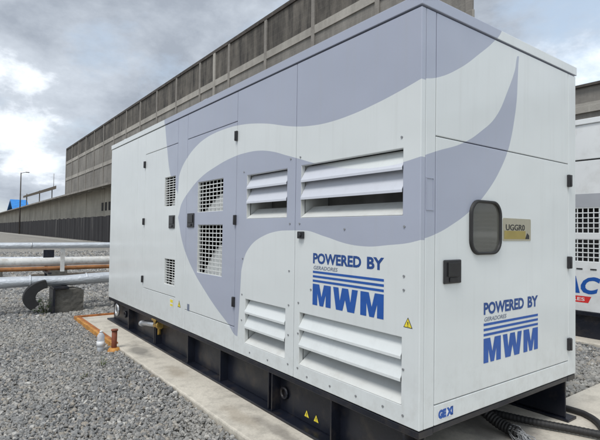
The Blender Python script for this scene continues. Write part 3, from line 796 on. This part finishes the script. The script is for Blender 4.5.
# ---- rusty frame on the pad edge, post, bottle
rc = empty('edge_frame', (-4.9,-.33,SL), 'rusty orange steel angle lying along the edge of the concrete pad', 'steel frame')
q = MB(); q.box(-5.86,-3.95,-.372,-.338,GR-.01,SL+.022); q.build('side_rail', M['orange'], rc, bevel=.004)
q = MB(); q.box(-5.82,-3.97,-.3375,-.296,SL+.001,SL+.020); q.build('top_flange', M['rust'], rc, bevel=.003)
q = MB(); q.box(-5.915,-5.865,-.372,.30,SL-.05,SL+.024); q.build('end_rail', M['rust'], rc, bevel=.004)
rp = empty('rusty_post', (-3.80,-.385,GR), 'short dark rusty pipe stub with orange collar beside the pad edge', 'post')
MB().tube([(-3.80,-.385,GR-.02),(-3.80,-.385,-.25),(-3.795,-.385,-.135)], .028, 14).build('stub', M['oxide'], rp)
MB().tube([(-3.80,-.385,GR-.03),(-3.80,-.385,-.345),(-3.80,-.385,-.315)], [.07,.066,.05], 14).build('collar', M['orange'], rp)
MB().cyl((-3.795,-.385,-.134),(-3.795,-.385,-.118),.036,12).build('cap', M['oxide'], rp)
bt = empty('plastic_bottle', (-3.90,-.50,GR), 'cloudy crumpled plastic bottle standing beside the rusty post', 'bottle')
bx_, by_ = -3.90, -.50
MB().tube([(bx_,by_,GR-.005),(bx_,by_,GR+.01),(bx_+.004,by_,GR+.06),(bx_-.003,by_,GR+.10),(bx_+.004,by_,GR+.15),(bx_+.008,by_,GR+.19),(bx_+.012,by_,GR+.215),(bx_+.013,by_,GR+.225)], [.036,.040,.036,.040,.037,.038,.022,.014], 14).build('body', M['bottle'], bt)
MB().tube([(bx_+.0005,by_,GR+.075),(bx_-.001,by_,GR+.13)], [.0425,.0425], 14).build('label_band', M['wlabel'], bt)
MB().cyl((bx_+.013,by_,GR+.2255),(bx_+.014,by_,GR+.243),.016,12).build('cap', M['wlabel'], bt)

# ---- weeds
def weed(loc, n, h, label, sd):
    r = random.Random(sd); root = empty('weed', loc, label, 'weed', 'weeds in the gravel')
    lf = MB(); st = MB()
    for i in range(n):
        a = r.uniform(0, 6.28); t = r.uniform(.2, 1.)*h; o = Vector((math.cos(a), math.sin(a), 0))
        b0 = Vector(loc) + o*r.uniform(0, h*.25); tip = b0 + o*r.uniform(.1,.6)*h + Vector((0,0,t))
        mid = b0.lerp(tip, .5) + Vector((0,0,h*.08))
        st.tube([b0, mid, tip], [.003,.0022,.0012], 5)
        for k in range(3):
            c = b0.lerp(tip, .45+.27*k); a2 = r.uniform(0,6.28); d = Vector((math.cos(a2), math.sin(a2), r.uniform(-.1,.6))).normalized()
            s = d.cross(Vector((0,0,1))).normalized(); l = h*r.uniform(.16,.30); w = l*.28
            lf.add([c, c+d*l*.5+s*w, c+d*l, c+d*l*.5-s*w, c+d*l*.5+Vector((0,0,l*.06))], [(0,1,4),(1,2,4),(2,3,4),(3,0,4)])
    st.build('stem', M['stem'], root); lf.build('leaves', M['leaf'], root)
weed((-3.33,-.62,GR), 9, .09, 'small low green weed in the gravel below the rusty post', 1)
weed((-6.85,-.62,GR), 24, .26, 'bushy green weed between the rubber strip and the concrete block', 2)
weed((-3.05,-.85,GR), 4, .06, 'tiny sprout in the open gravel, right of the larger low weed', 3)
weed((-9.6,-1.5,GR), 12, .2, 'green weed standing on the far side of the pipes', 4)

# ---- low clutter on the ground behind the pipes
q = MB(); q.obox((-12.5,1.6,GR+.07), (.0,1.7,0), (.07,0,0), (0,0,.07)); top('timber_beam', q, M['wood'], (-12.5,1.6,GR), 'grey weathered timber beam lying on the gravel behind the pipes', 'beam', bevel=.01)
q = MB(); q.obox((-10.9,-.9,GR+.05), (.15,.95,0), (.06,-.01,0), (0,0,.05)); top('timber_beam', q, M['wood'], (-10.9,-.9,GR), 'short dark timber lying on the gravel just behind the pipes at the left', 'beam', bevel=.01)
q = MB(); q.cyl((-16.5,-2.2,GR+.09),(-15.2,3.6,GR+.09), .09, 14); top('loose_pipe', q, M['pipewhite'], (-16,.5,GR), 'loose pale pipe lying on the ground beyond the silver pipes', 'pipe')
q = MB(); q.cyl((-20.0,-2.0,GR+.12),(-17.5,5.5,GR+.12), .12, 14); top('loose_pipe', q, M['foil'], (-19,1.5,GR), 'long dull silver pipe lying farthest back on the open ground', 'pipe')
q = MB(); q.box(-13.4,-12.9,-1.6,-.7,GR-.02,GR+.28); top('concrete_block', q, M['block'], (-13.1,-1.1,GR), 'low grey concrete block on the gravel behind the silver pipes', 'block', bevel=.02)
q = MB(); q.box(-10.6,-10.3,-.05,.35,GR-.02,GR+.5); top('concrete_pier', q, M['block'], (-10.4,.1,GR), 'upright concrete pier on the gravel behind the pipe bracket', 'pier', bevel=.02)

# ================================================================== FENCE, SHEDS, WAREHOUSE
fy = 11.2
fn_ = empty('shade_fence', (-70, fy, GR), 'long black shade cloth fence in front of the beige wall', 'fence')
q = MB(); k = 1900; xa, xb = -215., -6.; vs = []
for i in range(k+1):
    x = xa + (xb-xa)*i/k
    y = fy + .05*math.sin(x*3.1) + .04*math.sin(x*7.3+1) ; zt = 2.36 + .04*math.sin(x*1.9) - .05*abs(math.sin(x*math.pi/3))
    vs += [(x,y,GR-.02),(x,y,zt),(x,y+.01,zt),(x,y+.01,GR-.02)]
fs = []
for i in range(k):
    a = i*4; b_ = a+4; fs += [(a,b_,b_+1,a+1),(a+1,b_+1,b_+2,a+2),(a+2,b_+2,b_+3,a+3)]
q.add(vs, fs, 0, False); q.build('cloth', M['cloth'], fn_)
post = MB().cyl((-6.,fy+.1,GR-.1),(-6.,fy+.1,2.22),.035,8).build('post', M['steel'], fn_)
for i in range(1, 70): dup(post, fn_, (-3.*i, 0, 0))

ls = empty('lean_to_building', (-70, 13, GR), 'long low beige building with overhanging dark roof behind the black fence', 'building')
q = MB(); q.box(-231,-14,12.6,13.99,GR-.1,6.09); q.build('wall', M['beige'], ls)
q = MB(); q.prism([(10.70,5.42),(10.70,5.60),(13.99,6.78),(13.99,6.6)], lambda a,b,d: (d,a,b), -232, -13.5); q.build('roof', M['roof_dark'], ls)
q = MB(); q.box(-232,-13.5,10.63,10.697,5.36,5.58); q.build('fascia', M['pilaster'], ls)
q = MB(); q.prism([(10.70,5.39),(10.70,5.417),(12.598,6.097),(12.598,6.07)], lambda a,b,d: (d,a,b), -232, -13.5); q.build('soffit', M['roof_dark'], ls)  # dark colour stands in for the shade under the eave
pil = MB(); pil.box(-20.1,-19.9,12.56,12.599,GR-.05,5.7); pil = pil.build('pilaster', M['beige'], ls)
for i in range(1, 23): dup(pil, ls, (-9*i, 0, 0))
br = MB(); br.obox((-20,11.72,5.50),(0,.86,.20),(.06,0,0),(0,0,.09)); br = br.build('roof_bracket', M['pale_band'], ls)
for i in range(1, 34): dup(br, ls, (-6*i, 0, 0))
vt = MB()
for k in range(2):
    vt.box(-55.6+k*1.5,-54.9+k*1.5,12.56,12.595,2.9,4.6)
    v_ = MB()
w1 = MB(); w1.box(-57.0,-56.3,12.55,12.598,3.1,4.05); w1 = w1.build('window', M['lining'], ls)
for i in range(1, 3): dup(w1, ls, (1.5*i, 0, 0))

wh = empty('warehouse', (-48, 18, GR), 'tall weathered grey concrete warehouse with pale pilasters and bands behind the generator', 'warehouse')
xe0, xe1 = -87.4, -8.88; ZT = 14.75
PLAN = [(xe0,14.15),(xe1-.02,14.15),(-27.5,40),(xe0,40)]
q = MB(); q.prism(PLAN, lambda a,b,d: (a,b,d), 12.35, ZT-.24); q.build('parapet_wall', M['facade'], wh)
q = MB(); q.prism(PLAN, lambda a,b,d: (a,b,d), 9.6, 12.35-.002); q.build('upper_wall', M['fac_low'], wh)
q = MB(); q.prism(PLAN, lambda a,b,d: (a,b,d), GR-.1, 9.6-.002); q.build('lower_wall', M['fac_low'], wh)
q = MB(); q.prism([(xe0-.1,14.05),(xe1,14.05),(-27.5,40.1),(xe0-.1,40.1)], lambda a,b,d: (a,b,d), ZT-.238, ZT); q.build('coping', M['roof_dark'], wh)
q = MB(); q.box(xe0-.05, xe1+.02, 14.075, 14.148, 11.95, 12.42); q.build('concrete_band', M['pale_band'], wh)
q = MB(); q.box(xe0-.05, xe1+.02, 14.075, 14.148, 9.15, 9.62); q.build('concrete_band', M['pale_band'], wh)
pl_ = MB(); pl_.box(xe1-.32, xe1-.04, 14.06, 14.147, GR, ZT-.24); pl_ = pl_.build('pilaster', M['pilaster'], wh)
for i in range(1, 17): dup(pl_, wh, (-4.905*i, 0, 0))
ex = MB(); ex.box(-31.2,-30.85, 14.05, 14.147, GR, ZT-.24); ex.build('pilaster', M['pale_band'], wh)

# shed with a dark corrugated roof on the right
rb = empty('flat_roofed_building', (6, 12, GR), 'low building with dark stained parapet and pale band beyond the second generator', 'building')
MB().box(-7., 26, 10.1, 16, 4.09, 4.47).build('parapet_wall', M['fac_low'], rb)
MB().box(-7., 26, 10.03, 16, 3.86, 4.088).build('concrete_band', M['pale_band'], rb)
MB().box(-7., 26, 10.1, 16, GR-.1, 3.858).build('wall', M['fac_low'], rb)
MB().box(-7.05, 26.05, 10.0, 16.05, 4.472, 4.53).build('coping', M['roof_dark'], rb)
pw = MB().box(-6.3, -6.05, 10.05, 10.099, 4.09, 4.47).build('pilaster', M['pilaster'], rb)
for i in range(1, 9): dup(pw, rb, (3.6*i, 0, 0))

# far left: blue roofed shed, lamp pole, rusty gantry
bs = empty('blue_roofed_shed', (-186, 17, GR), 'small far shed with bright blue roof at the left edge', 'shed')
q = MB(); q.box(-196,-177,15.2,19.2,GR,6.8); q.build('wall', M['beige'], bs)
q = MB(); q.prism([(-175.5,6.5),(-185,10.6),(-197,6.5),(-197,6.2),(-185,10.2),(-175.5,6.2)], lambda a,b,d: (a,d,b), 14.6, 19.6); q.build('roof', M['blue_roof'], bs)
lpx = empty('lamp_pole', (-118, 11.8, GR), 'thin dark lamp pole rising above the roofs on the far left', 'lamp pole')
MB().tube([(-118,10.6,GR),(-118,10.6,13.1)], [.16,.10], 8).build('pole', M['roof_dark'], lpx)
MB().tube([(-118,10.6,13.0),(-118,11.6,13.3)], [.06,.06], 6).build('arm', M['roof_dark'], lpx)
q = MB(); q.box(-118.2,-117.8,11.5,12.2,13.2,13.35); q.build('lamp_head', M['roof_dark'], lpx)
gt = empty('rusty_gantry', (-160, 19, GR), 'rusty sloping roof frame standing far off behind the lamp pole', 'gantry')
q = MB(); q.prism([(16.0,10.6),(24.5,14.2),(24.5,13.2),(16.0,10.0)], lambda a,b,d: (d,a,b), -163, -160); q.build('canopy', M['wood'], gt)
for y in (16.8, 20.2, 23.6):
    MB().cyl((-161.5,y,GR),(-161.5,y,12.4+(y-20)*.35),.14,8).build('post', M['wood'], gt)
MB().cyl((-161.5,24.0,13.0),(-161.5,24.0,18.0),.07,6).build('mast', M['wood'], gt)

# ================================================================== SKY, SUN, CAMERA
SUN_EL, SUN_AZ = 58., -66.        # degrees; azimuth from +x towards +y
w = bpy.data.worlds.new('World'); SC.world = w; w.use_nodes = True
nt = w.node_tree; bg = nt.nodes['Background']
sky = N(nt, 'ShaderNodeTexSky'); sky.sky_type = 'NISHITA'; sky.sun_disc = False
sky.sun_elevation = math.radians(SUN_EL); sky.sun_rotation = math.radians(90 - SUN_AZ)
sky.air_density = 1.2; sky.dust_density = 2.
tc = N(nt, 'ShaderNodeTexCoord'); sx = N(nt, 'ShaderNodeSeparateXYZ'); nt.links.new(tc.outputs['Generated'], sx.inputs[0])
zc = math_(nt, 'ADD', math_(nt, 'MAXIMUM', sx.outputs[2], .0), .22)
cb = N(nt, 'ShaderNodeCombineXYZ')
zq = math_(nt, 'POWER', zc, .55)
nt.links.new(math_(nt, 'DIVIDE', sx.outputs[0], zq), cb.inputs[0]); nt.links.new(math_(nt, 'DIVIDE', sx.outputs[1], zq), cb.inputs[1]); nt.links.new(math_(nt, 'MULTIPLY_ADD', sx.outputs[2], 1.6, 3.7), cb.inputs[2])
cover = noise(nt, cb.outputs[0], 2.3, 9, .60, .15)
thick = noise(nt, cb.outputs[0], 1.9, 9, .60, .1)
# the bank of grey cloud lies towards -x and overhead; it breaks towards +y
bank = math_(nt, 'MULTIPLY_ADD', math_(nt, 'SUBTRACT', math_(nt, 'MULTIPLY', sx.outputs[0], -1.), math_(nt, 'MULTIPLY', sx.outputs[1], .55)), .55, .10)
bank = math_(nt, 'MULTIPLY_ADD', math_(nt, 'SUBTRACT', math_(nt, 'MINIMUM', sx.outputs[2], .52), .25), 1.55, bank)
thick = math_(nt, 'MULTIPLY_ADD', thick, 2.0, -.53)
tk = math_(nt, 'ADD', thick, math_(nt, 'MULTIPLY', bank, .42))
ccol = ramp(nt, tk, [(.34, (10.4, 10.7, 10.9)), (.50, (7.9, 8.4, 9.0)), (.64, (4.7, 5.15, 5.75)), (.95, (2.9, 3.25, 3.8))])
cf = ramp(nt, math_(nt, 'ADD', cover, math_(nt, 'MULTIPLY', bank, .18)), [(.42, .10), (.58, 1.)])
skyb = mix(nt, .35, sky.outputs[0], (7.5, 8.6, 9.6))
nt.links.new(mix(nt, cf, skyb, ccol), bg.inputs['Color'])
bg.inputs['Strength'].default_value = .095

sl = bpy.data.lights.new('sun', 'SUN'); sl.energy = 1.5; sl.angle = math.radians(20); sl.color = (1, .96, .90)
so = bpy.data.objects.new('sun', sl); C.objects.link(so)
d = Vector((math.cos(math.radians(SUN_EL))*math.cos(math.radians(SUN_AZ)), math.cos(math.radians(SUN_EL))*math.sin(math.radians(SUN_AZ)), math.sin(math.radians(SUN_EL))))
so.rotation_euler = d.to_track_quat('Z', 'Y').to_euler(); so.location = d*30

cam = bpy.data.cameras.new('camera'); co = bpy.data.objects.new('camera', cam); C.objects.link(co); SC.camera = co
F = Vector(FWD); R = F.cross(Vector((0,0,1))).normalized(); U = R.cross(F); rol = .0142207336
R2 = R*math.cos(rol) + U*math.sin(rol); U2 = -R*math.sin(rol) + U*math.cos(rol)
co.matrix_world = Matrix(((R2.x,U2.x,-F.x,CAM[0]),(R2.y,U2.y,-F.y,CAM[1]),(R2.z,U2.z,-F.z,CAM[2]),(0,0,0,1)))
cam.sensor_fit = 'HORIZONTAL'; cam.sensor_width = 36; cam.lens = 469.269685/600*36; cam.clip_end = 2000; cam.clip_start = .05

SC.view_settings.view_transform = 'Standard'; SC.view_settings.look = 'None'; SC.view_settings.gamma = 1; SC.view_settings.exposure = .55
SC.view_settings.use_curve_mapping = False
